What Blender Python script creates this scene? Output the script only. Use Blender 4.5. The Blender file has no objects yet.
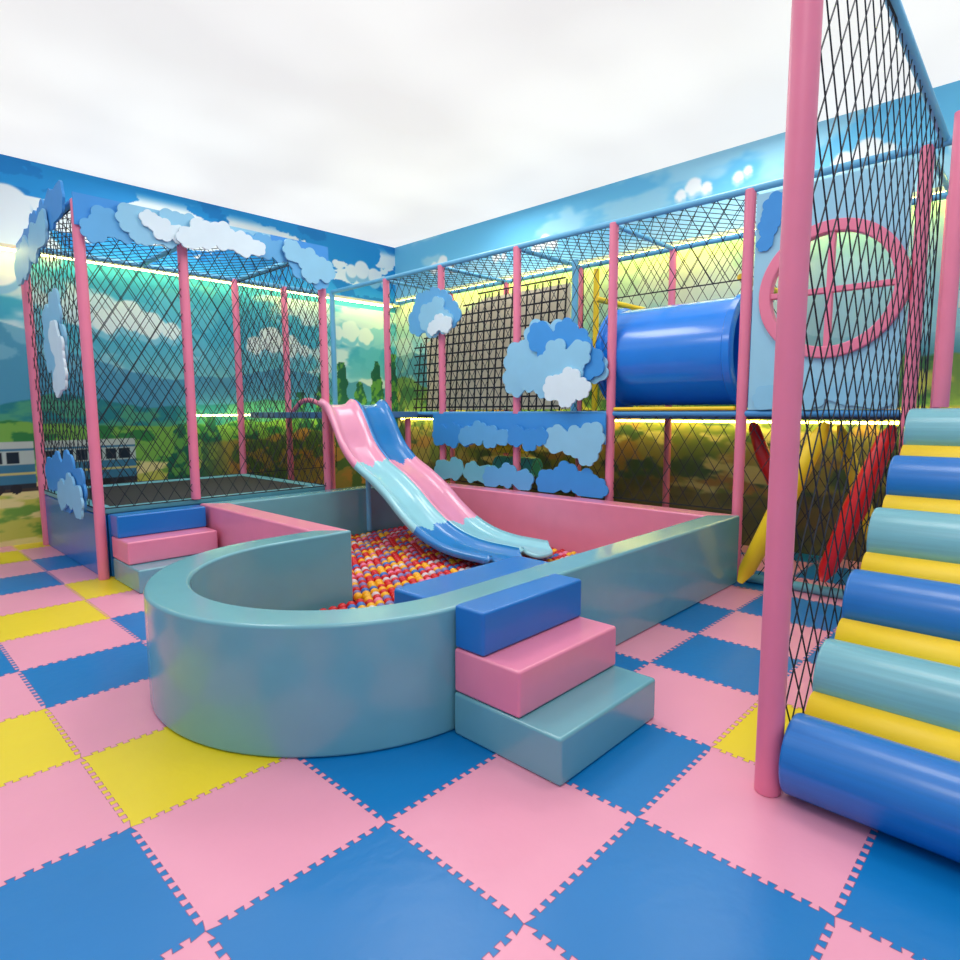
import bpy, numpy as np, math, random
from mathutils import Vector, Matrix
random.seed(4); RS=np.random.RandomState(7)
C=bpy.context.scene.collection
try: bpy.context.scene.view_settings.view_transform='Standard'
except Exception: pass

# ------------------------------------------------------------ helpers
def lin(c): 
    c=np.asarray(c,float)/255.0
    return np.where(c<=0.04045,c/12.92,((c+0.055)/1.055)**2.4)
MATS={}
def mat(name,rgb,rough=0.45,var=0.06,scale=6,bump=0.0,metal=0,coat=0.0,emis=None,estr=0,stretch=None):
    if name in MATS: return MATS[name]
    m=bpy.data.materials.new(name); m.use_nodes=True; nt=m.node_tree; b=nt.nodes["Principled BSDF"]
    a=lin(rgb); 
    tc=nt.nodes.new("ShaderNodeTexCoord"); nz=nt.nodes.new("ShaderNodeTexNoise"); nz.inputs["Scale"].default_value=scale; nz.inputs["Detail"].default_value=3
    if stretch:
        mp=nt.nodes.new("ShaderNodeMapping"); mp.inputs["Scale"].default_value=stretch; nt.links.new(tc.outputs["Object"],mp.inputs["Vector"]); nt.links.new(mp.outputs[0],nz.inputs["Vector"])
    else: nt.links.new(tc.outputs["Object"],nz.inputs["Vector"])
    mx=nt.nodes.new("ShaderNodeMix"); mx.data_type='RGBA'
    mx.inputs[6].default_value=(*np.clip(a*(1-var),0,1),1); mx.inputs[7].default_value=(*np.clip(a*(1+var),0,1),1)
    nt.links.new(nz.outputs["Fac"],mx.inputs[0]); nt.links.new(mx.outputs[2],b.inputs["Base Color"])
    b.inputs["Roughness"].default_value=rough; b.inputs["Metallic"].default_value=metal
    b.inputs["Coat Weight"].default_value=coat; b.inputs["Coat Roughness"].default_value=0.15
    if bump:
        bp=nt.nodes.new("ShaderNodeBump"); bp.inputs["Strength"].default_value=bump; bp.inputs["Distance"].default_value=0.01
        n2=nt.nodes.new("ShaderNodeTexNoise"); n2.inputs["Scale"].default_value=scale*5
        nt.links.new(tc.outputs["Object"],n2.inputs["Vector"]); nt.links.new(n2.outputs["Fac"],bp.inputs["Height"]); nt.links.new(bp.outputs[0],b.inputs["Normal"])
    if emis is not None:
        b.inputs["Emission Color"].default_value=(*lin(emis),1); b.inputs["Emission Strength"].default_value=estr
    MATS[name]=m; return m
PINK=mat("pink_vinyl",(240,138,168),.33,coat=.35)
PINKP=mat("pink_pole_pad",(238,128,158),.42)
BLUE=mat("blue_vinyl",(5,114,196),.33,coat=.3)
LBLUE=mat("pale_blue_vinyl",(108,170,182),.25,coat=.5)
ROLLB=mat("roller_pale_vinyl",(118,182,194),.35,var=.20,scale=3,stretch=(22,.6,22),coat=.3)
ROLLD=mat("roller_blue_vinyl",(5,114,196),.35,var=.16,scale=3,stretch=(22,.6,22),coat=.3)
YEL=mat("yellow_vinyl",(248,208,30),.4)
PIPE=mat("sky_blue_pipe",(106,182,222),.4)
NETM=mat("net_cord",(26,32,44),.7)
ROPE=mat("black_rope",(34,32,36),.8)
C_BLUE=mat("cloud_board_blue",(58,148,222),.5); C_LB=mat("cloud_board_pale",(142,202,232),.5); C_W=mat("cloud_board_white",(222,240,248),.5)
C_MID=mat("cloud_board_mid",(96,174,226),.5); C_T=mat("cloud_board_teal",(110,190,210),.5)
MATB=mat("trampoline_mat_black",(40,38,42),.8)
RED=mat("red_vinyl",(224,22,28),.35,coat=.3)
DECK=mat("deck_foam",(70,120,170),.5)
LED=mat("led_strip",(255,255,210),.5,emis=(255,240,112),estr=20)
LEDN=mat("led_strip_north",(255,255,220),.5,emis=(255,244,158),estr=15)
CREAM=mat("glow_shelf_cream",(246,240,196),.6)  # pale finish for the added shelves, picks up the LED glow

def obj(name,verts,faces,mats,fm=None,parent=None,smooth=False):
    me=bpy.data.meshes.new(name); me.from_pydata([tuple(v) for v in verts],[],[tuple(f) for f in faces]); 
    for m in (mats if isinstance(mats,(list,tuple)) else [mats]): me.materials.append(m)
    if fm is not None: me.polygons.foreach_set("material_index",fm)
    if smooth: me.polygons.foreach_set("use_smooth",[True]*len(me.polygons))
    me.update(); o=bpy.data.objects.new(name,me); C.objects.link(o)
    if parent: o.parent=parent
    return o
def empty(name):
    o=bpy.data.objects.new(name,None); C.objects.link(o); return o
def bevel(o,w=.02,s=3,ang=40):
    b=o.modifiers.new("bev","BEVEL"); b.width=w; b.segments=s; b.limit_method='ANGLE'; b.angle_limit=math.radians(ang)
    o.data.polygons.foreach_set("use_smooth",[True]*len(o.data.polygons)); 
    n=o.modifiers.new("wn","WEIGHTED_NORMAL"); return o
def boxg(x0,x1,y0,y1,z0,z1):
    v=[(x0,y0,z0),(x1,y0,z0),(x1,y1,z0),(x0,y1,z0),(x0,y0,z1),(x1,y0,z1),(x1,y1,z1),(x0,y1,z1)]
    f=[(0,3,2,1),(4,5,6,7),(0,1,5,4),(1,2,6,5),(2,3,7,6),(3,0,4,7)]; return v,f
def box(name,b,m,parent=None,bv=0):
    v,f=boxg(*b); o=obj(name,v,f,m,parent=parent)
    if bv: bevel(o,bv)
    return o
class Acc:
    def __init__(s): s.v=[];s.f=[];s.m=[]
    def add(s,v,f,m=0):
        n=len(s.v); s.v+=list(v); s.f+=[tuple(i+n for i in q) for q in f]; s.m+=[m]*len(f)
    def out(s,name,mats,parent=None,smooth=False): return obj(name,s.v,s.f,mats,s.m,parent,smooth)
def tubeg(p0,p1,r0,r1=None,n=16,caps=True):
    r1=r0 if r1 is None else r1
    p0=Vector(p0);p1=Vector(p1);d=(p1-p0).normalized(); a=Vector((0,0,1)) if abs(d.z)<.9 else Vector((1,0,0))
    u=d.cross(a).normalized(); w=d.cross(u)
    v=[]
    for p,r in((p0,r0),(p1,r1)):
        for k in range(n):
            t=2*math.pi*k/n; v.append(tuple(p+u*math.cos(t)*r+w*math.sin(t)*r))
    f=[(k,(k+1)%n,n+(k+1)%n,n+k) for k in range(n)]
    if caps: f+= [tuple(range(n))[::-1],tuple(range(n,2*n))]
    return v,f
def tube(name,p0,p1,r,m,parent=None,n=18,r1=None):
    o=obj(name,*tubeg(p0,p1,r,r1,n),m,parent=parent,smooth=True)
    return bevel(o,.008,2,50) if r>.06 else bevel(o,.004,1,50)
def strand(acc,a,b,r):
    v,f=tubeg(a,b,r,n=3,caps=False); acc.add(v,f)
def net(acc,o,u,v,w,h,pw=.145,ph=.235,r=.0043):
    """diamond net in rectangle o + s*u + t*v"""
    o=Vector(o);u=Vector(u);v=Vector(v); k=ph/pw
    for sgn in (1,-1):
        lo,hi=(-k*w,h) if sgn>0 else (0,h+k*w)
        c=math.floor(lo/ph)*ph
        while c<hi:
            pts=[]
            for s in (0,w):
                t=sgn*k*s+c
                if -1e-9<=t<=h+1e-9: pts.append((s,t))
            for t in (0,h):
                s=(t-c)/(sgn*k)
                if 0<s<w: pts.append((s,t))
            if len(pts)>=2:
                pts.sort(); a,b=pts[0],pts[-1]
                if abs(a[0]-b[0])>.02: strand(acc,o+u*a[0]+v*a[1],o+u*b[0]+v*b[1],r)
            c+=ph
    for a,b in (((0,0),(w,0)),((0,h),(w,h)),((0,0),(0,h)),((w,0),(w,h))):
        strand(acc,o+u*a[0]+v*a[1],o+u*b[0]+v*b[1],r*1.6)
CK=[0]
def cloud(acc,circles,axis,plane,thick,m,cen=None,zmin=None,bumps=True):
    CK[0]+=1; plane-=.0012*(CK[0]%9)
    if cen is None:
        cen=np.mean([(a,b) for a,b,_ in circles],axis=0)
    if bumps:
        cc=[]
        for j,(a,b,r) in enumerate(circles):
            cc.append((a,b,r*.84)); nb=6
            for q in range(nb):
                t=2*math.pi*(q+.37*j)/nb; cc.append((a+.62*r*math.cos(t),b+.62*r*math.sin(t),r*(.40+.06*((q*7+j*3)%3))))
        circles=cc
    pts=[]; N=220
    for k in range(N):
        t=2*math.pi*k/N; d=np.array([math.cos(t),math.sin(t)]); best=.02
        for a,b,r in circles:
            q=np.array([a,b])-cen; bb=q@d; disc=bb*bb-(q@q-r*r)
            if disc>0:
                e=bb+math.sqrt(disc)
                if e>best: best=e
        p=cen+d*best
        if zmin is not None and p[1]<zmin:
            s=(zmin-cen[1])/(p[1]-cen[1]); p=cen+(p-cen)*s
        pts.append(p)
    v=[]
    for dd in (plane-thick,plane):
        for p in pts: v.append((dd,p[0],p[1]) if axis=='x' else (p[0],dd,p[1]))
    f=[tuple(range(N))[::-1],tuple(range(N,2*N))]+[(k,(k+1)%N,N+(k+1)%N,N+k) for k in range(N)]
    acc.add(v,f,m)

# ------------------------------------------------------------ camera
f_px=613.4;p=math.radians(6.40);yaw=math.radians(43.71);roll=math.radians(-.26)
F=Vector((math.cos(p)*math.cos(yaw),math.cos(p)*math.sin(yaw),-math.sin(p))); R=Vector((math.sin(yaw),-math.cos(yaw),0)); U=R.cross(F)
R2=R*math.cos(roll)+U*math.sin(roll); U2=U*math.cos(roll)-R*math.sin(roll)
cam=bpy.data.cameras.new("camera"); cam.lens=f_px/960*36; cam.sensor_width=36; cam.clip_start=.05
co=bpy.data.objects.new("camera",cam); C.objects.link(co)
M=Matrix((R2,U2,-F)).transposed().to_4x4(); M.translation=Vector((0,0,1.5)); co.matrix_world=M
bpy.context.scene.camera=co

X0,X1,Y0,Y1,H=-2.2,6.9,-2.2,8.6,4.3
# ------------------------------------------------------------ noise + mural painting
def vnoise(x,y,seed):
    r=np.random.RandomState(seed).rand(64,64)
    xi=np.floor(x).astype(int);yi=np.floor(y).astype(int);fx=x-xi;fy=y-yi; fx=fx*fx*(3-2*fx);fy=fy*fy*(3-2*fy)
    g=lambda a,b:r[a%64,b%64]
    return (g(xi,yi)*(1-fx)+g(xi+1,yi)*fx)*(1-fy)+(g(xi,yi+1)*(1-fx)+g(xi+1,yi+1)*fx)*fy
def fbm(x,y,seed,o=5):
    s=0;a=.5;t=0
    for k in range(o): s=s+a*vnoise(x*2**k+3.7*k,y*2**k+1.3*k,seed+k);t+=a;a*=.5
    return s/t
def mix(c,col,a):
    a=np.clip(a,0,1)[...,None]; return c*(1-a)+np.array(col,float)*a
def ss(a,b,x):
    t=np.clip((x-a)/(b-a),0,1); return t*t*(3-2*t)
def puff(c,S,Z,circ,cols):
    for col,(ds,dz,sc) in cols:
        a=np.zeros_like(S)
        for s,z,r in circ:
            d=np.hypot(S-s-ds,Z-z-dz); a=np.maximum(a,1-ss(r*sc-.02,r*sc+.01,d))
        c=mix(c,col,a)
    return c
WH=[((140,200,230),(0,-.05,1.0)),((236,246,250),(0,.02,.93))]
def paint_left(S,Z):
    c=np.zeros(S.shape+(3,))
    c[:]=(34,150,220)
    c=mix(c,(66,180,230),1-ss(3.3,3.8,Z))
    c=mix(c,(70,176,204),1-ss(3.0,3.2,Z)); c=mix(c,(150,216,216),1-ss(1.6,2.6,Z))
    n=fbm(S*.9,Z*2.2,11); n2=fbm(S*2.2,Z*4,21)
    lo=(Z<3.2)
    c=mix(c,(222,240,240),ss(.50,.60,n)*ss(1.6,2.0,Z)*lo*.9)
    c=mix(c,(104,196,214),ss(.54,.6,n2)*lo*.6)
    up=ss(.53,.545,fbm(S*1.6+2,Z*3.2,35,6))*ss(3.3,3.4,Z)*(1-ss(4.1,4.25,Z))
    c=mix(c,(238,248,250),up)
    dk=ss(.56,.57,fbm(S*1.9+7,Z*4,37,6))*(Z>3.3)*(1-up); c=mix(c,(24,126,200),dk*.7)
    c=puff(c,S,Z,[(1.2,3.9,.28),(1.5,3.75,.25),(1.7,3.55,.2),(1.35,3.5,.3),(1.1,3.3,.3),(1.85,3.35,.15),(1.0,3.0,.4),(1.35,3.1,.25)],WH)
    c=puff(c,S,Z,[(6.0,3.75,.12),(6.2,3.8,.16),(6.45,3.74,.14),(6.65,3.7,.08)],WH)
    for q in ([(2.4,2.6,.16),(2.65,2.7,.2),(2.9,2.6,.18),(3.15,2.55,.12)],[(4.3,2.45,.14),(4.55,2.55,.2),(4.85,2.48,.18),(5.1,2.42,.1)],[(5.7,2.75,.12),(5.95,2.8,.18),(6.25,2.74,.15)]):
        q=q+[(a+.6*r*math.cos(t),b+.5*r*math.sin(t)-.01,r*.55) for a,b,r in q for t in (0,1.2,2.4,3.6,4.9)]
        c=puff(c,S,Z,q,[((130,204,222),(0,-.05,1.0)),((226,244,242),(0,.02,.9))])
    ridge=1.9+.55*np.exp(-((S-1.2)/1.0)**2)+.35*(fbm(S*1.5,S*0,41)-.5)+.25*np.exp(-((S-4.6)/1.1)**2)
    m=ss(-.01,.01,ridge-Z)
    c=mix(c,(80,158,190),m); c=mix(c,(140,200,216),m*ss(.5,.6,fbm(S*4,Z*5,45))*.6*ss(1.9,2.1,Z))
    r2=1.62+.3*(fbm(S*1.1,S*0+2,51)-.5); m=ss(-.01,.01,r2-Z)
    c=mix(c,(40,132,140),m); c=mix(c,(78,162,130),m*ss(.45,.6,fbm(S*3,Z*7,55)))
    r3=1.38+.22*(fbm(S*1.4,S*0+5,61)-.5); m=ss(-.01,.01,r3-Z)
    c=mix(c,(122,178,78),m); c=mix(c,(50,128,70),m*ss(.5,.6,fbm(S*4,Z*9,65)))
    r4=.85+.2*(fbm(S*1.3,S*0+9,71)-.5); m=ss(-.02,.02,r4-Z)
    c=mix(c,(196,198,92),m); c=mix(c,(114,160,70),m*ss(.48,.6,fbm(S*3,Z*8,75)));
    c=mix(c,(230,216,150),m*ss(.55,.6,fbm(S*1.0,Z*6+4,78)))
    for k,(s,h) in enumerate([(3.2,1.35),(3.6,1.45),(4.2,1.4),(5.0,1.8),(5.4,2.1),(5.75,2.3),(6.1,2.0),(6.45,2.35),(6.8,2.5)]):
        w=.06+.30*(h-Z)/h+ .16*(fbm(S*9,Z*9,80+k)-.5)
        t=((np.abs(S-s)<w)&(Z<h)&(Z>.3)).astype(float)
        c=mix(c,(32,98,78),t); c=mix(c,(94,156,76),t*ss(.5,.62,fbm(S*10,Z*10,90)))
    m=ss(.0,.05,(1.15+.4*(fbm(S*2,S*0,93)-.5))-Z)*ss(3.2,4,S)
    c=mix(c,(152,138,70),m); c=mix(c,(196,134,70),m*ss(.5,.6,fbm(S*2,Z*4,96))*.6); c=mix(c,(80,114,62),m*ss(.5,.58,fbm(S*4,Z*6,98)))
    def rc(c,a,b,z0,z1,col): return mix(c,col,((S>a)&(S<b)&(Z>z0)&(Z<z1)).astype(float))
    c=rc(c,.2,2.62,.60,.66,(70,60,58))
    for a,b in((.3,1.56),(1.60,2.62)):
        c=rc(c,a,b,.68,1.14,(60,120,150)); c=rc(c,a,b,1.10,1.18,(190,200,192)); c=rc(c,a,b,.92,1.08,(180,196,190)); c=rc(c,a,b,.64,.70,(44,52,62)); c=rc(c,a,b,.80,.83,(200,190,120))
        s=a+.06
        while s<b-.14:
            c=rc(c,s,s+.12,.93,1.06,(24,40,54)); s+=.155
        for q in (a+.2,a+.36,b-.36,b-.2):
            c=mix(c,(40,42,48),(np.hypot(S-q,Z-.64)<.055).astype(float))
    return c
def paint_right(S,Z):
    c=np.zeros(S.shape+(3,)); c[:]=(108,196,238)
    c=mix(c,(156,218,242),1-ss(3.2,4.1,Z))
    c=mix(c,(192,232,244),ss(.5,.6,fbm(S*.8,Z*2,111))*.6)
    for q in ([(3.1,3.95,.07),(3.25,4.0,.1),(3.4,3.94,.07)],[(2.75,3.98,.06),(2.65,4.02,.05)],[(5.2,3.74,.07),(5.35,3.8,.1),(5.5,3.74,.08)],[(6.1,3.72,.06),(6.25,3.75,.08)],[(7.2,3.75,.08),(7.4,3.85,.12),(7.6,3.8,.1)],[(1.4,3.85,.09),(1.55,3.9,.13),(1.75,3.86,.1)],[(.4,3.8,.1),(.6,3.9,.16),(.8,3.8,.12)]):
        q=q+[(a+.6*r*math.cos(t),b+.5*r*math.sin(t)-.01,r*.55) for a,b,r in q for t in (0,1.2,2.4,3.6,4.9)]
        c=puff(c,S,Z,q,[((172,220,240),(0,-.03,1.0)),((246,250,250),(0,.01,.93))])
    m=1-ss(3.28,3.34,Z); c=mix(c,(190,220,190),m); c=mix(c,(150,212,218),m*(1-ss(2.5,3.0,Z))); c=mix(c,(228,234,214),m*ss(.5,.62,fbm(S*1.2,Z*2.2,121))*.7)  # pale yellow-green band under the strip: LED glow put into the mural paint
    ridge=2.35+.7*(fbm(S*.9,S*0,131)-.5)+.35*ss(2.0,1.0,S)*0; m=ss(-.01,.01,ridge-Z)
    c=mix(c,(86,154,172),m); c=mix(c,(146,188,180),m*ss(.5,.6,fbm(S*3,Z*4,133)))
    c=mix(c,(150,204,224),ss(2.4,1.8,S)*ss(2.0,2.2,Z)*(Z<3.3)*.7)
    r=2.05+.5*(fbm(S*1.3,S*0+3,141)-.5); m=ss(-.01,.02,r-Z); c=mix(c,(116,152,84),m); c=mix(c,(68,116,76),m*ss(.47,.58,fbm(S*4,Z*5,145))); c=mix(c,(178,180,96),m*ss(.6,.68,fbm(S*3,Z*4,147)))
    r=1.5+.2*(fbm(S*1.3,S*0+8,151)-.5); m=ss(-.02,.02,r-Z); c=mix(c,(160,148,84),m)
    c=mix(c,(116,132,70),m*ss(.42,.58,fbm(S*1.6,Z*3.2,155))); c=mix(c,(172,132,78),m*ss(.54,.66,fbm(S*1.5,Z*3,157))); c=mix(c,(78,102,72),m*ss(.5,.62,fbm(S*2.6,Z*5,159)))
    c=mix(c,(210,196,130),m*ss(.6,.68,fbm(S*1.6,Z*5,161)))
    r=.62+.3*(fbm(S*1.6,S*0+18,171)-.5); m=ss(-.02,.02,r-Z); c=mix(c,(104,98,64),m*.8)
    return c
def mural_mat(name):
    m=bpy.data.materials.new(name); m.use_nodes=True; nt=m.node_tree; b=nt.nodes["Principled BSDF"]; a=nt.nodes.new("ShaderNodeVertexColor"); a.layer_name="paint"
    nt.links.new(a.outputs[0],b.inputs["Base Color"]); b.inputs["Roughness"].default_value=.55; b.inputs["Specular IOR Level"].default_value=.25; return m
def mural(name,s0,s1,fn,place,step=.02):
    ns=int((s1-s0)/step)+1; nz=int(H/step)+1
    s=np.linspace(s0,s1,ns); z=np.linspace(0,H,nz); S,Z=np.meshgrid(s,z,indexing='ij')
    col=lin(np.clip(fn(S,Z),0,255)); P=place(S,Z).reshape(-1,3)
    me=bpy.data.meshes.new(name); idx=np.arange(ns*nz).reshape(ns,nz)
    q=np.stack([idx[:-1,:-1],idx[1:,:-1],idx[1:,1:],idx[:-1,1:]],-1).reshape(-1,4)
    me.from_pydata(P.tolist(),[],q.tolist())
    at=me.color_attributes.new("paint",'FLOAT_COLOR','POINT'); at.data.foreach_set("color",np.concatenate([col.reshape(-1,3),np.ones((ns*nz,1))],1).ravel())
    me.materials.append(mural_mat(name+"_mural")); me.update(); o=bpy.data.objects.new(name,me); C.objects.link(o); return o
mural("wall_north",.6,X1,paint_left,lambda S,Z:np.stack([S,np.full_like(S,Y1),Z],-1),.013)
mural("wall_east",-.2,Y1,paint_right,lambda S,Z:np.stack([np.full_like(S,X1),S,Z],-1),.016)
WALLP=mat("wall_pale_blue_paint",(200,226,238),.7)
obj("wall_north.001",[(X0,Y1,0),(.6,Y1,0),(.6,Y1,H),(X0,Y1,H)],[(0,1,2,3)],WALLP)
obj("wall_east.001",[(X1,Y0,0),(X1,-.2,0),(X1,-.2,H),(X1,Y0,H)],[(0,1,2,3)],WALLP)
obj("wall_west",[(X0,Y0,0),(X0,Y1,0),(X0,Y1,H),(X0,Y0,H)],[(0,1,2,3)],WALLP)
obj("wall_south",[(X0,Y0,0),(X1,Y0,0),(X1,Y0,H),(X0,Y0,H)],[(0,1,2,3)],WALLP)
# ceiling with added emission: keeps it white, serves as soft main light
cm=bpy.data.materials.new("ceiling_added_glow"); cm.use_nodes=True; nt=cm.node_tree; b=nt.nodes["Principled BSDF"]
tc=nt.nodes.new("ShaderNodeTexCoord"); nz=nt.nodes.new("ShaderNodeTexNoise"); nz.inputs["Scale"].default_value=.7; nz.inputs["Detail"].default_value=1; nt.links.new(tc.outputs["Object"],nz.inputs["Vector"])
rp=nt.nodes.new("ShaderNodeValToRGB"); rp.color_ramp.elements[0].position=.35; rp.color_ramp.elements[0].color=(.88,.865,.86,1); rp.color_ramp.elements[1].position=.65; rp.color_ramp.elements[1].color=(.98,.975,.965,1)
nt.links.new(nz.outputs["Fac"],rp.inputs[0]); nt.links.new(rp.outputs[0],b.inputs["Emission Color"]); b.inputs["Emission Strength"].default_value=.92; b.inputs["Base Color"].default_value=(.12,.12,.12,1)
obj("ceiling",[(X0,Y0,H),(X1,Y0,H),(X1,Y1,H),(X0,Y1,H)],[(3,2,1,0)],cm)
for i,(x,y,e) in enumerate([(0.2,0.2,30),(3.2,0.6,32),(0.6,4.2,30),(3.6,4.2,34),(3.0,7.4,34),(5.9,5.6,26),(5.9,2.4,26)]):
    l=bpy.data.lights.new("added_fill_light",'AREA'); l.shape='SQUARE'; l.size=1.1; l.energy=e; l.color=(1,.98,.95)  # added area fills without fixtures, brighten the room and the mural
    o=bpy.data.objects.new("added_fill_light",l); C.objects.link(o); o.location=(x,y,H-.04)

# ------------------------------------------------------------ floor: interlocking foam tiles
T=.656; OX,OY=.62,1.05
FP=mat("foam_tile_pink",(242,160,184),.34,.04,3,bump=.15); FB=mat("foam_tile_blue",(5,120,190),.34,.05,3,bump=.15); FY=mat("foam_tile_yellow",(242,214,36),.34,.04,3,bump=.15)
def teeth(a,b):
    a=np.array(a,float);b=np.array(b,float);d=b-a;L=np.hypot(*d);d/=L;n=np.array([-d[1],d[0]]);N=12;out=[a];am=.0105
    mg=.03; st_=(L-2*mg)/N
    for k in range(N):
        c=mg+(k+.5)*st_; w=st_*.25
        for off,h in ((-w*.8,-am),(-w*1.2,am),(w*1.2,am),(w*.8,-am)): out.append(a+d*(c+off)+n*h)
    out.append(b); return out
i0,i1,j0,j1=-5,10,-5,12
yellow={(-1,3),(0,2),(3,-1),(0,6),(1,7),(-1,9),(4,-2),(1,-3),(-2,0),(5,-3),(-3,5),(0,10),(1,11)}
hz={};vt={}
for i in range(i0,i1+1):
    for j in range(j0,j1+1):
        x=OX+T*i;y=OY+T*j
        hz[i,j]=teeth((x,y),(x+T,y)); vt[i,j]=teeth((x,y),(x,y+T))
v=[];f=[];fm=[]
for i in range(i0,i1):
    for j in range(j0,j1):
        x=OX+T*i;y=OY+T*j
        if x+T<X0+.03 or y+T<Y0+.03 or x>X1-.03 or y>Y1-.03: continue
        loop=hz[i,j][:-1]+vt[i+1,j][:-1]+hz[i,j+1][::-1][:-1]+vt[i,j][::-1][:-1]
        n=len(v); v+=[(q[0],q[1],0) for q in loop]; f.append(tuple(range(n,n+len(loop))))
        fm.append(2 if (i,j) in yellow else (1 if (i+j)%2==0 else 0))
obj("floor",v,f,[FP,FB,FY],fm)
SE=mat("foam_seam",(170,100,130),.8)
sv=[];sf=[]
for dct in (hz,vt):
    for (i,j),pl in dct.items():
        for k in range(len(pl)-1):
            a=pl[k];b2=pl[k+1]
            if not(-1<a[0]<6 and -.6<a[1]<8) : continue
            d=b2-a; L=np.hypot(*d)
            if L<1e-6: continue
            nn=np.array([-d[1],d[0]])/L*.0011
            n=len(sv); sv+=[(a[0]-nn[0],a[1]-nn[1],.0006),(b2[0]-nn[0],b2[1]-nn[1],.0006),(b2[0]+nn[0],b2[1]+nn[1],.0006),(a[0]+nn[0],a[1]+nn[1],.0006)]; sf.append((n,n+1,n+2,n+3))
so=obj("seams",sv,sf,SE); so.parent=bpy.data.objects["floor"]

# ------------------------------------------------------------ ball pit
pit=empty("ball_pit")
DC=(2.04,3.05); DR=1.07; YN=1.985; PX=5.32; LX=2.44; BY=6.2; TH=.22; PH=.6
def loopp(off):
    L=[(PX-off,YN+off)]
    NA=48
    for k in range(NA+1):
        t=-math.pi/2-math.pi*k/NA; r=DR-off; L.append((DC[0]+r*math.cos(t),DC[1]+r*math.sin(t)))
    L+=[(LX+off,DC[1]+DR-off),(LX+off,BY-off),(PX-off,BY-off)]
    return L
o_=loopp(0); i_=loopp(TH); n=len(o_)
v=[(x,y,0) for x,y in o_]+[(x,y,PH) for x,y in o_]+[(x,y,0) for x,y in i_]+[(x,y,PH) for x,y in i_]
f=[];fm=[]
for k in range(n):
    q=(k+1)%n
    pk=1 if k in (n-3,n-1) else 0
    f+=[(k,k+n,q+n,q)]; fm+=[1 if k==n-3 else 0]
    f+=[(k+n,k+3*n,q+3*n,q+n)]; fm+=[pk]
    f+=[(k+3*n,k+2*n,q+2*n,q+3*n)]; fm+=[pk]
    f+=[(k,q,q+2*n,k+2*n)]; fm+=[0]
o=obj("padded_wall",v,f,[LBLUE,PINK],fm,parent=pit); bevel(o,.018,3,50)
obj("pit_floor",[(x,y,.004) for x,y in i_],[tuple(range(n))[::-1]],mat("pit_floor_foam",(150,50,70),.7),parent=pit)
b_=box("inner_block",(2.12,3.22,YN+TH+.015,2.72,.005,.50),BLUE,parent=pit,bv=.02)
import bmesh
bm=bmesh.new(); bmesh.ops.create_icosphere(bm,subdivisions=2,radius=1); bv=np.array([q.co[:] for q in bm.verts]); bf=np.array([[w.index for w in q.verts] for q in bm.faces]); bm.free()
cen=[]; r=.038; st=.080; row=0; y=2.26
while y<5.94:
    x=1.2+(row%2)*st/2; cl=0
    while x<5.06:
        ok=(LX+TH+.039<x<PX-TH-.039 and 2.265<y<BY-TH-.039) or (x>=DC[0]-.02 and x<LX+.3 and 2.265<y<3.83) or math.hypot(x-DC[0],y-DC[1])<DR-TH-.041
        if 2.07<x<3.27 and 2.15<y<2.77: ok=False
        if row%2==0: ci_=0 if RS.rand()<.66 else 1
        else: ci_=[2,3,1,4,3,5][(cl//2+row)%6] if RS.rand()<.85 else 0
        if ok: cen.append((x+RS.uniform(-.002,.002),y+RS.uniform(-.002,.002),.05+RS.uniform(0,.006),ci_))
        x+=st; cl+=1
    y+=st*.87; row+=1
cen=np.array(cen)
V=(bv[None]*r+cen[:,None,:3]).reshape(-1,3); Fs=(bf[None]+(np.arange(len(cen))*len(bv))[:,None,None]).reshape(-1,3)
bm_=[mat("ball_red",(206,8,18),.35),mat("ball_yellow",(244,178,8),.35),mat("ball_pink",(232,120,156),.35),mat("ball_lilac",(124,120,178),.35),mat("ball_white",(214,200,206),.35),mat("ball_blue",(50,112,190),.35)]
obj("balls",V.tolist(),Fs.tolist(),bm_,np.repeat(cen[:,3].astype(int),len(bf)),parent=pit,smooth=True)

# ------------------------------------------------------------ foam steps
st=empty("foam_steps")
box("bottom_step",(1.88,2.66,1.36,YN-.01,0,.205),LBLUE,st,.015)
box("middle_step",(1.885,2.655,1.58,YN-.01,.207,.415),PINK,st,.015)
box("top_step",(1.89,2.65,1.79,YN-.01,.417,.62),BLUE,st,.015)
s2=empty("foam_steps")
box("bottom_step",(1.63,2.40,5.47,6.15,0,.20),LBLUE,s2,.015)
box("middle_step",(1.63,2.40,5.71,6.15,.202,.40),PINK,s2,.015)
box("top_step",(1.63,2.40,5.95,6.15,.402,.60),BLUE,s2,.015)

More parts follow.
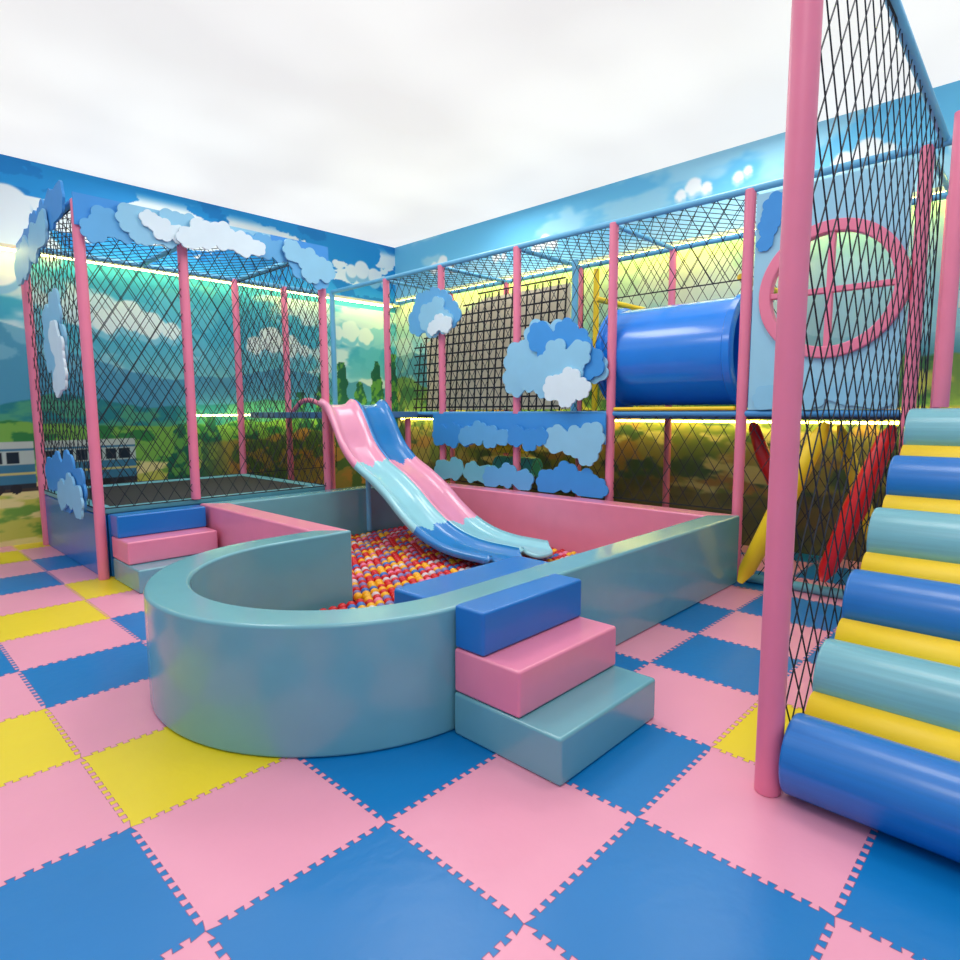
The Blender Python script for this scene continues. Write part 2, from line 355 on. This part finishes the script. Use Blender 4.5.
# ------------------------------------------------------------ slide
kp=[(6.2,1.57),(6.08,1.53),(5.95,1.36),(5.78,1.10),(5.55,.90),(5.25,.75),(5.0,.60),(4.75,.42),(4.5,.28),(4.25,.20),(4.0,.165),(3.7,.16),(3.42,.16)]
def cr(P,n):
    P=np.array(P);out=[]
    Q=np.vstack([2*P[0]-P[1],P,2*P[-1]-P[-2]])
    for k in range(1,len(Q)-2):
        for t in np.linspace(0,1,n,endpoint=False):
            a,b,c,d=Q[k-1:k+3]; out.append(.5*((2*b)+(c-a)*t+(2*a-5*b+4*c-d)*t*t+(3*b-a-3*c+d)*t**3))
    out.append(P[-1]); return np.array(out)
pr=cr(kp,10); L=np.r_[0,np.cumsum(np.hypot(*np.diff(pr,axis=0).T))]; tt=L/L[-1]
slide=empty("twin_wave_slide")
def lane(name,x0,x1,cols,cuts):
    na=36; v=[];f=[];fm=[]
    for k,(y,z) in enumerate(pr):
        for q in range(na+1):
            s=q/na; e=abs(2*s-1); h=.085*e**4
            if e>.9: h=.085*.9**4+ .03*math.sin((e-.9)/.1*math.pi)*1.0-.03*(e-.9)/.1
            g=ss(.93,1,np.array(tt[k])); yy=y+g*.16*e**3
            v.append((x0+(x1-x0)*s,yy,z+h-.02))
    for k in range(len(pr)-1):
        for q in range(na):
            s=(q+.5)/na; t=tt[k]
            c=sum(1 for cut in cuts if t>cut+.014*math.cos(4*math.pi*s))
            a0=k*(na+1)+q; f.append((a0,a0+1,a0+na+2,a0+na+1)); fm.append(c)
    o=obj(name,v,f,cols,fm,parent=slide,smooth=True)
    m=o.modifiers.new("s","SOLIDIFY"); m.thickness=.035; m.offset=-1
    return o
SP=mat("slide_pink",(240,154,186),.22,coat=.6);SL=mat("slide_pale_blue",(148,212,224),.22,coat=.6);SB=mat("slide_blue",(22,126,200),.22,coat=.6)
lane("left_lane",3.84,4.265,[SP,SL,SB],[.28,.63])
lane("right_lane",4.275,4.70,[SB,SP,SL],[.28,.63])
tube("support_post",(4.27,5.9,.1),(4.27,5.9,1.1),.03,PIPE,slide)

# ------------------------------------------------------------ trampoline enclosure
tr=empty("trampoline_enclosure")
TX0,TX1,TY0,TY1=1.57,3.95,6.25,8.36
box("base_side",(TX0,TX0+.06,TY0,TY1,0,.58),BLUE,tr,.01); box("base_front",(TX0+.07,TX1,TY0,TY0+.06,0,.58),BLUE,tr,.01)
box("base_right",(TX1-.06,TX1,TY0+.07,TY1,0,.58),BLUE,tr,.01)
PADT=mat("trampoline_pad",(104,176,190),.4)
for nm,b in(("pad_front",(TX0,TX1,TY0,TY0+.12,.585,.64)),("pad_back",(TX0,TX1,TY1-.16,TY1,.585,.64)),("pad_left",(TX0,TX0+.14,TY0+.17,TY1-.17,.585,.64)),("pad_right",(TX1-.14,TX1,TY0+.17,TY1-.17,.585,.64))): box(nm,b,PADT,tr,.015)
box("jump_mat",(TX0+.14,TX1-.14,TY0+.12,TY1-.16,.55,.63),MATB,tr)
a=Acc()
net(a,(TX0,TY0-.02,.64),(1,0,0),(0,0,1),TX1-TX0,2.62); net(a,(TX0,TY0,.64),(0,1,0),(0,0,1),TY1-TY0,2.62)
net(a,(TX1,TY0,.64),(0,1,0),(0,0,1),TY1-TY0,2.62); net(a,(TX0,TY1,.64),(1,0,0),(0,0,1),TX1-TX0+1.5,2.62)
net(a,(TX0,TY0,3.29),(1,0,0),(0,1,0),TX1-TX0,TY1-TY0)
a.out("safety_net",[NETM],tr)
for x,y in((TX0,TY0-.02),(2.43,TY0-.0),(TX1,TY0-.0),(TX0,TY1),(3.92,TY1),(4.65,TY1)):
    zb=0 if (x,y)!=(2.43,TY0) else .64
    if x>TX0 and y>8: zb=.64 if x<3.95 else 0
    tube("padded_pole",(x,y,zb),(x,y,3.3),.045,PINKP,tr)
for p0,p1 in(((TX0,TY0,3.3),(TX1,TY0,3.3)),((TX0,TY1,3.3),(TX1+1.4,TY1,3.3)),((TX0,TY0,3.3),(TX0,TY1,3.3)),((TX1,TY0,3.3),(TX1,TY1,3.3)),((2.75,TY0,3.3),(2.75,TY1,3.3))):
    tube("top_pipe",p0,p1,.03,PIPE,tr)
a=Acc(); ml=[C_BLUE,C_LB,C_W,C_MID,C_T]
yp=TY0-.07
v,f=boxg(TX0-.04,1.95,yp-.02,yp,3.08,3.34); a.add(v,f,0)
v,f=boxg(3.3,TX1+.04,yp-.02,yp,3.14,3.34); a.add(v,f,0)
v,f=boxg(1.95,3.3,yp-.018,yp,3.25,3.34); a.add(v,f,1)
cloud(a,[(1.75,3.14,.12),(1.66,3.05,.10),(1.9,3.1,.11)],'y',yp-.025,.02,3)
cloud(a,[(1.95,3.2,.12),(2.1,3.14,.13),(2.25,3.12,.11),(2.02,3.07,.08)],'y',yp-.05,.02,1)
cloud(a,[(2.3,3.22,.13),(2.45,3.24,.11),(2.55,3.2,.12)],'y',yp-.05,.02,1)
cloud(a,[(2.2,3.16,.1),(2.34,3.14,.08),(2.1,3.22,.08)],'y',yp-.075,.02,2)
cloud(a,[(2.55,3.18,.13),(2.75,3.2,.13),(2.95,3.16,.12),(2.42,3.12,.10),(3.1,3.15,.08)],'y',yp-.1,.02,2)
cloud(a,[(3.2,3.2,.12),(3.38,3.18,.11),(3.05,3.2,.1)],'y',yp-.025,.02,3)
cloud(a,[(3.5,3.2,.11),(3.7,3.12,.14),(3.88,3.06,.13),(3.72,3.0,.11)],'y',yp-.075,.02,1)
cloud(a,[(3.62,3.08,.15),(3.82,2.98,.13)],'y',yp-.05,.02,3)
xp=TX0-.07
cloud(a,[(6.4,3.32,.14),(6.7,3.3,.17),(7.05,3.25,.2),(7.4,3.22,.22),(7.75,3.15,.2),(8.05,3.1,.2)],'x',xp,.02,0)
cloud(a,[(6.9,3.18,.15),(7.3,3.12,.18),(7.7,3.05,.2),(8.0,3.0,.18)],'x',xp-.03,.02,1)
cloud(a,[(6.85,2.4,.22),(6.75,2.1,.22),(6.9,1.85,.18),(7.1,2.1,.22),(7.12,2.35,.18)],'x',xp,.02,1)
cloud(a,[(6.6,1.85,.14),(6.65,2.05,.15),(6.8,1.78,.13),(6.8,2.2,.15)],'x',xp-.03,.02,2)
cloud(a,[(6.45,.8,.2),(6.8,.92,.22),(7.2,.92,.2),(7.5,.88,.18),(7.0,.75,.25)],'x',xp,.02,0,zmin=.55)
cloud(a,[(6.4,.7,.15),(6.65,.78,.16),(6.95,.72,.15)],'x',xp-.03,.02,1,zmin=.55)
a.out("cloud_boards",ml,tr)

# upper landing the slide starts from
ld=empty("slide_landing")
box("deck_board",(4.02,5.36,6.26,8.3,1.42,1.5),DECK,ld,.01)
for q in ((4.72,6.5),(5.3,8.25),(5.3,6.4)): tube("deck_post",(q[0],q[1],0),(q[0],q[1],1.41),.04,PINKP,ld)
cu=bpy.data.curves.new("hoop_rail","CURVE"); cu.dimensions='3D'; cu.bevel_depth=.03; sp=cu.splines.new('BEZIER'); sp.bezier_points.add(2)
for bp_,c_ in zip(sp.bezier_points,((4.06,7.2,1.5),(4.06,6.9,1.64),(4.06,6.3,1.52))): bp_.co=c_; bp_.handle_left_type=bp_.handle_right_type='AUTO'
cu.materials.append(PINKP); hr=bpy.data.objects.new("hoop_rail",cu); C.objects.link(hr); hr.parent=ld

# ------------------------------------------------------------ climbing frame (facade x = 5.42)
cf=empty("climbing_frame"); FX=5.42; BX=6.66; ys=[.85,2.05,3.35,4.59,5.84,6.96]
for y in ys:
    tube("padded_pole",(FX,y,0),(FX,y,3.32),.045,PINKP,cf); tube("rear_pole",(BX,y,0),(BX,y,3.3),.04,PINKP,cf)
    tube("cross_pipe",(FX,y,3.3),(BX,y,3.3),.025,PIPE,cf)
tube("corner_pole",(FX,8.3,1.5),(FX,8.3,3.3),.04,PIPE,cf); tube("inner_pole",(6.3,4.42,1.48),(6.3,4.42,3.3),.04,PIPE,cf); tube("inner_pole",(6.5,4.25,1.48),(6.5,4.25,3.2),.035,YEL,cf)
FG=(2.43,.755)
tube("padded_pole",(FG[0],FG[1],0),(FG[0],FG[1],3.6),.049,PINKP,cf,n=32)
tube("top_pipe",(FX,-.8,3.32),(FX,8.3,3.32),.03,PIPE,cf); tube("rear_pipe",(BX,-.8,3.3),(BX,8.3,3.3),.03,PIPE,cf); tube("side_pipe",(FG[0],FG[1],3.5),(FX,FG[1],3.34),.03,PIPE,cf)
tube("floor_pipe",(FG[0],FG[1],.04),(FX,FG[1],.04),.03,PIPE,cf); tube("floor_pipe",(FX,.85,.04),(FX,2.0,.04),.04,PADT,cf)
box("deck",(FX+.03,6.80,.80,6.96,1.42,1.47),DECK,cf,.01)
tube("deck_trim",(FX,.9,1.47),(FX,6.96,1.47),.028,mat("deck_trim_blue",(70,150,210),.4),cf)
tube("deck_trim_yellow",(FX-.02,2.1,1.515),(FX-.02,3.3,1.515),.018,YEL,cf)
a=Acc()
net(a,(FX,3.35,.62),(0,1,0),(0,0,1),3.61,2.68); net(a,(FX,2.05,.62),(0,1,0),(0,0,1),1.3,.83); net(a,(FX,2.05,2.6),(0,1,0),(0,0,1),1.3,.7)
net(a,(FX,.85,.05),(0,1,0),(0,0,1),1.2,1.38)
net(a,(FX,2.05,3.32),(0,1,0),(1,0,0),4.9,BX-FX)
net(a,(BX,2.05,1.5),(0,1,0),(0,0,1),2.5,1.8)
net(a,(FG[0],FG[1],.05),(1,0,0),(0,0,1),FX-FG[0],3.35,pw=.17,ph=.25,r=.0038)
a.out("safety_net",[NETM],cf)
a=Acc()
y=4.6
while y<7.45:
    zt=3.12-max(0,(y-6.0))*.42; strand(a,(6.25,y,1.5),(6.38,y,zt),.013); y+=.125
for k in range(13):
    z=1.56+k*.13; ye=7.4 if z<2.5 else 7.4-(z-2.5)/.42*.9
    strand(a,(6.25+.08*k/13,4.58,z),(6.25+.08*k/13,ye,z),.013)
a.out("rope_grid",[ROPE],cf)
yz=[(4.6,1.52),(7.3,1.52),(7.3,2.55),(6.05,3.08),(4.6,3.08)]
v=[(6.45,y,z) for y,z in yz]+[(6.47,y,z) for y,z in yz]; obj("rope_wall_backing",v,[(0,1,2,3,4),(9,8,7,6,5)]+[(k,k+5,(k+1)%5+5,(k+1)%5) for k in range(5)],mat("pale_canvas",(236,224,194),.8),parent=cf)
# crawl-through rollers under the deck
tube("squeeze_roller",(6.0,4.95,1.08),(6.0,5.5,1.08),.12,YEL,cf,n=28); tube("squeeze_roller",(6.0,4.75,.80),(6.0,5.4,.80),.12,mat("teal_vinyl",(70,180,176),.4),cf,n=28)
# window panel with round hole
pn=empty("round_window_panel"); cy,cz,rr=1.41,2.42,.49
N=96; v=[];pl=(.92,1.99,1.50,3.26)
outer=[]
for k in range(N):
    t=2*math.pi*k/N; c,s=math.cos(t),math.sin(t)
    m=min(((pl[1]-cy) if c>0 else (cy-pl[0]))/max(abs(c),1e-6),((pl[3]-cz) if s>0 else (cz-pl[2]))/max(abs(s),1e-6)); outer.append((cy+c*m,cz+s*m))
for cyy in pl[:2]:
    for czz in pl[2:]:
        kk=min(range(N),key=lambda q:math.hypot(outer[q][0]-cyy,outer[q][1]-czz)); outer[kk]=(cyy,czz)
inner=[(cy+rr*math.cos(2*math.pi*k/N),cz+rr*math.sin(2*math.pi*k/N)) for k in range(N)]
for xx in (FX-.02,FX+.01):
    v+=[(xx,y,z) for y,z in outer]+[(xx,y,z) for y,z in inner]
f=[]
for k in range(N):
    q=(k+1)%N; f+=[(k,q,N+q,N+k),(2*N+k,3*N+k,3*N+q,2*N+q),(k,2*N+k,2*N+q,q),(N+k,N+q,3*N+q,3*N+k)]
obj("panel",v,f,mat("panel_pale_blue",(154,208,232),.4),parent=pn)
def ringg(y0,z0,r0,r1,xa,xb,n=96,t0=0,t1=2*math.pi):
    v=[];f=[]; full=t1-t0>6.2
    for k in range(n):
        t=t0+(t1-t0)*k/(n if full else n-1)
        for x,r in((xa,r0),(xa,r1),(xb,r1),(xb,r0)): v.append((x,y0+r*math.cos(t),z0+r*math.sin(t)))
    for k in range(n if full else n-1):
        q=(k+1)%n
        for s in range(4): f.append((4*k+s,4*k+(s+1)%4,4*q+(s+1)%4,4*q+s))
    return v,f
bevel(obj("window_ring",*ringg(cy,cz,.43,.52,FX-.06,FX+.03),PINKP,parent=pn),.012)
box("bar_vertical",(FX-.045,FX+.015,cy-.022,cy+.022,cz-.44,cz+.44),PINKP,pn,.008); box("bar_horizontal",(FX-.044,FX+.014,cy-.44,cy+.44,cz-.022,cz+.022),PINKP,pn,.008)
a=Acc()
cloud(a,[(1.88,3.0,.09),(1.83,3.13,.11),(1.7,3.12,.1),(1.91,2.85,.06)],'x',FX-.025,.008,0)
cloud(a,[(1.85,1.6,.1),(1.7,1.62,.12),(1.5,1.62,.12),(1.2,1.62,.1),(1.05,1.6,.1)],'x',FX-.025,.008,1,zmin=1.5)
a.out("cloud_trim",ml,pn)
# facade cloud boards
cb=empty("cloud_boards"); a=Acc(); xp=FX-.06
def D(y,z,r): return (y,z,r)
cloud(a,[D(6.1,2.82,.2),D(5.9,2.93,.12),D(5.75,2.82,.17),D(5.6,2.68,.17),D(6.2,2.65,.18),D(5.95,2.6,.16)],'x',xp,.02,3)
cloud(a,[D(6.0,2.7,.16),D(5.82,2.78,.14),D(5.68,2.6,.14),D(5.9,2.55,.13)],'x',xp-.03,.02,1)
cloud(a,[D(5.75,2.6,.1),D(5.62,2.56,.1),D(5.86,2.54,.09)],'x',xp-.06,.02,2)
cloud(a,[D(4.5,2.05,.22),D(4.25,2.3,.18),D(4.0,2.25,.2),D(3.7,2.05,.2),D(3.5,1.92,.15),D(4.1,1.95,.25),D(4.55,1.85,.18)],'x',xp,.02,1)
cloud(a,[D(4.2,2.3,.15),D(4.05,2.18,.16),D(3.85,2.3,.15),D(3.7,2.18,.16),D(3.55,1.98,.17),D(3.75,1.95,.2),D(4.0,2.05,.16)],'x',xp-.03,.02,0)
cloud(a,[D(3.95,2.08,.16),D(3.66,2.06,.15),D(4.15,1.95,.14),D(3.8,1.9,.18),D(4.3,1.82,.12),D(4.1,1.75,.12)],'x',xp-.06,.02,1)
cloud(a,[D(3.95,1.74,.13),D(3.75,1.8,.14),D(3.6,1.72,.11),D(3.78,1.64,.11)],'x',xp-.09,.02,2)
v,f=boxg(xp-.02,xp,3.36,5.94,1.16,1.47); a.add(v,f,0)
cloud(a,[D(5.8,1.2,.13),D(5.55,1.2,.15),D(5.3,1.2,.13)],'x',xp-.022,.018,0)
cloud(a,[D(3.5,1.22,.16),D(3.7,1.18,.16),D(3.95,1.2,.15),D(3.55,1.05,.12)],'x',xp-.035,.02,1)
cloud(a,[D(4.9,1.2,.13),D(5.1,1.24,.14),D(5.3,1.2,.12),D(4.7,1.2,.1)],'x',xp-.035,.02,3)
cloud(a,[D(4.3,1.18,.12),D(4.5,1.22,.12),D(4.15,1.22,.1)],'x',xp-.05,.02,0)
cloud(a,[D(5.8,.75,.13),D(5.55,.78,.14),D(5.25,.76,.13),D(4.95,.74,.13)],'x',xp,.02,4,zmin=.61)
cloud(a,[D(4.9,.72,.13),D(4.65,.76,.14),D(4.4,.72,.13)],'x',xp-.03,.02,3,zmin=.61)
cloud(a,[D(4.1,.72,.14),D(3.85,.8,.16),D(3.6,.74,.16),D(3.45,.7,.12)],'x',xp,.02,0,zmin=.61)
a.out("boards",ml,cb)

# ------------------------------------------------------------ tunnel
tn=empty("crawl_tube"); TB=mat("tube_plastic_blue",(14,126,226),.22,coat=.5)
n=64; v=[];f=[]; tcx,tcz=5.93,2.05
secs=[(2.16,.50),(2.18,.53),(2.24,.53),(2.26,.50),(3.46,.50),(3.48,.53),(3.54,.53),(3.56,.50),(3.56,.47),(2.16,.47)]
for y,r in secs:
    for k in range(n): t=2*math.pi*k/n; v.append((tcx+r*math.cos(t),y,tcz+r*math.sin(t)))
for s in range(len(secs)):
    q=(s+1)%len(secs)
    for k in range(n): f.append((s*n+k,s*n+(k+1)%n,q*n+(k+1)%n,q*n+k))
o=obj("tube_shell",v,f,TB,parent=tn,smooth=True); es=o.modifiers.new("es","EDGE_SPLIT"); es.split_angle=math.radians(35)
tube("frame_bar",(5.5,3.6,2.64),(6.5,3.6,2.64),.03,YEL,tn); tube("frame_bar",(6.48,3.6,1.5),(6.48,3.6,2.64),.03,YEL,tn); tube("frame_bar",(5.5,2.14,2.64),(6.6,2.14,2.64),.03,YEL,tn)

# ------------------------------------------------------------ punch posts (diagonal)
pp=empty("diagonal_foam_posts")
def cone(name,a_,b_,r,m):
    a_=Vector(a_);b_=Vector(b_); P=[(0,.3),(.08,.75),(.5,1),(.92,.75),(1,.3)]; n=20
    d=(b_-a_).normalized(); u=d.cross(Vector((1,0,0))).normalized(); w=d.cross(u); v=[];f=[]
    for t,s in P:
        for k in range(n): g=2*math.pi*k/n; v.append(tuple(a_+(b_-a_)*t+(u*math.cos(g)+w*math.sin(g))*r*s))
    for q in range(len(P)-1):
        for k in range(n): f.append((q*n+k,q*n+(k+1)%n,(q+1)*n+(k+1)%n,(q+1)*n+k))
    f+=[tuple(range(n)),tuple(range((len(P)-1)*n,len(P)*n))[::-1]]
    obj(name,v,f,m,parent=pp,smooth=True)
cone("yellow_post",(5.15,1.90,.06),(5.25,1.34,1.40),.085,YEL); cone("red_post",(5.3,1.32,.15),(5.3,.92,1.38),.085,RED)
cone("red_post",(6.15,1.98,.75),(6.15,2.22,1.38),.07,RED); cone("yellow_post",(6.3,1.1,.1),(6.3,1.5,1.36),.07,YEL)

# ------------------------------------------------------------ roller ramp
rp_=empty("roller_ramp"); cs=[(2.49,.163),(2.88,.36),(3.29,.59),(3.70,.84),(4.08,1.09),(4.47,1.35)]; RY0,RY1=-.75,.685
prof=[(2.55,.06),(4.74,1.38),(4.74,1.26),(2.70,.035)]
v=[(x,RY0,z) for x,z in prof]+[(x,RY1-.02,z) for x,z in prof]; obj("yellow_board",v,[(0,1,2,3),(7,6,5,4)]+[(k,k+4,(k+1)%4+4,(k+1)%4) for k in range(4)],YEL,parent=rp_)
for k in range(5):
    x=(cs[k][0]+cs[k+1][0])/2;z=(cs[k][1]+cs[k+1][1])/2
    obj("yellow_pad",*tubeg((x+.02,RY0+.02,z-.03),(x+.02,RY1,z-.03),.105,n=28),YEL,parent=rp_,smooth=True)
for k,(x,z) in enumerate(cs):
    o=obj("roller",*tubeg((x,RY0+.02,z),(x,RY1+.01,z),.155,n=48),ROLLD if k%2==0 else ROLLB,parent=rp_,smooth=True); bevel(o,.015,2,50)
box("landing",(4.76,FX-.05,RY0,RY1,1.40,1.5),DECK,rp_,.01)
tube("ramp_leg",(4.66,.6,0),(4.66,.6,1.24),.03,PINKP,rp_); tube("ramp_leg",(4.66,-.6,0),(4.66,-.6,1.24),.03,PINKP,rp_)
tube("landing_post",(4.9,.6,1.51),(4.9,.6,3.3),.045,PINKP,rp_); tube("landing_leg",(4.9,.6,0),(4.9,.6,1.39),.045,PINKP,rp_)
sv_=empty("striped_valance"); 
for k in range(7):
    z=3.05-k*.12; box("stripe_slat",(FX+.1,FX+.13,-.6,.62,z-.12,z-.002),(mat("valance_teal",(110,200,190),.5) if k%2 else mat("valance_cream",(240,238,220),.5)),sv_)

# ------------------------------------------------------------ added cream shelves that catch the LED glow, and the LED strips
box("glow_shelf_1",(.9,6.84,Y1-.17,Y1-.002,3.28,3.32),CREAM); box("glow_shelf_2",(X1-.17,X1-.002,-.2,8.4,3.36,3.40),CREAM)
led=empty("led_strip")
for b,m in (((.9,6.7,Y1-.15,Y1-.125,3.255,3.278),LEDN),((X1-.15,X1-.125,-.2,8.38,3.335,3.358),LED),((3.3,6.7,Y1-.13,Y1-.105,1.45,1.472),LEDN),((X1-.098,X1-.075,-.2,8.4,1.36,1.385),LED)):
    box("strip",b,m,led)
w=bpy.data.worlds.new("world"); bpy.context.scene.world=w; w.use_nodes=True; w.node_tree.nodes["Background"].inputs[0].default_value=(.8,.9,1,1); w.node_tree.nodes["Background"].inputs[1].default_value=.3
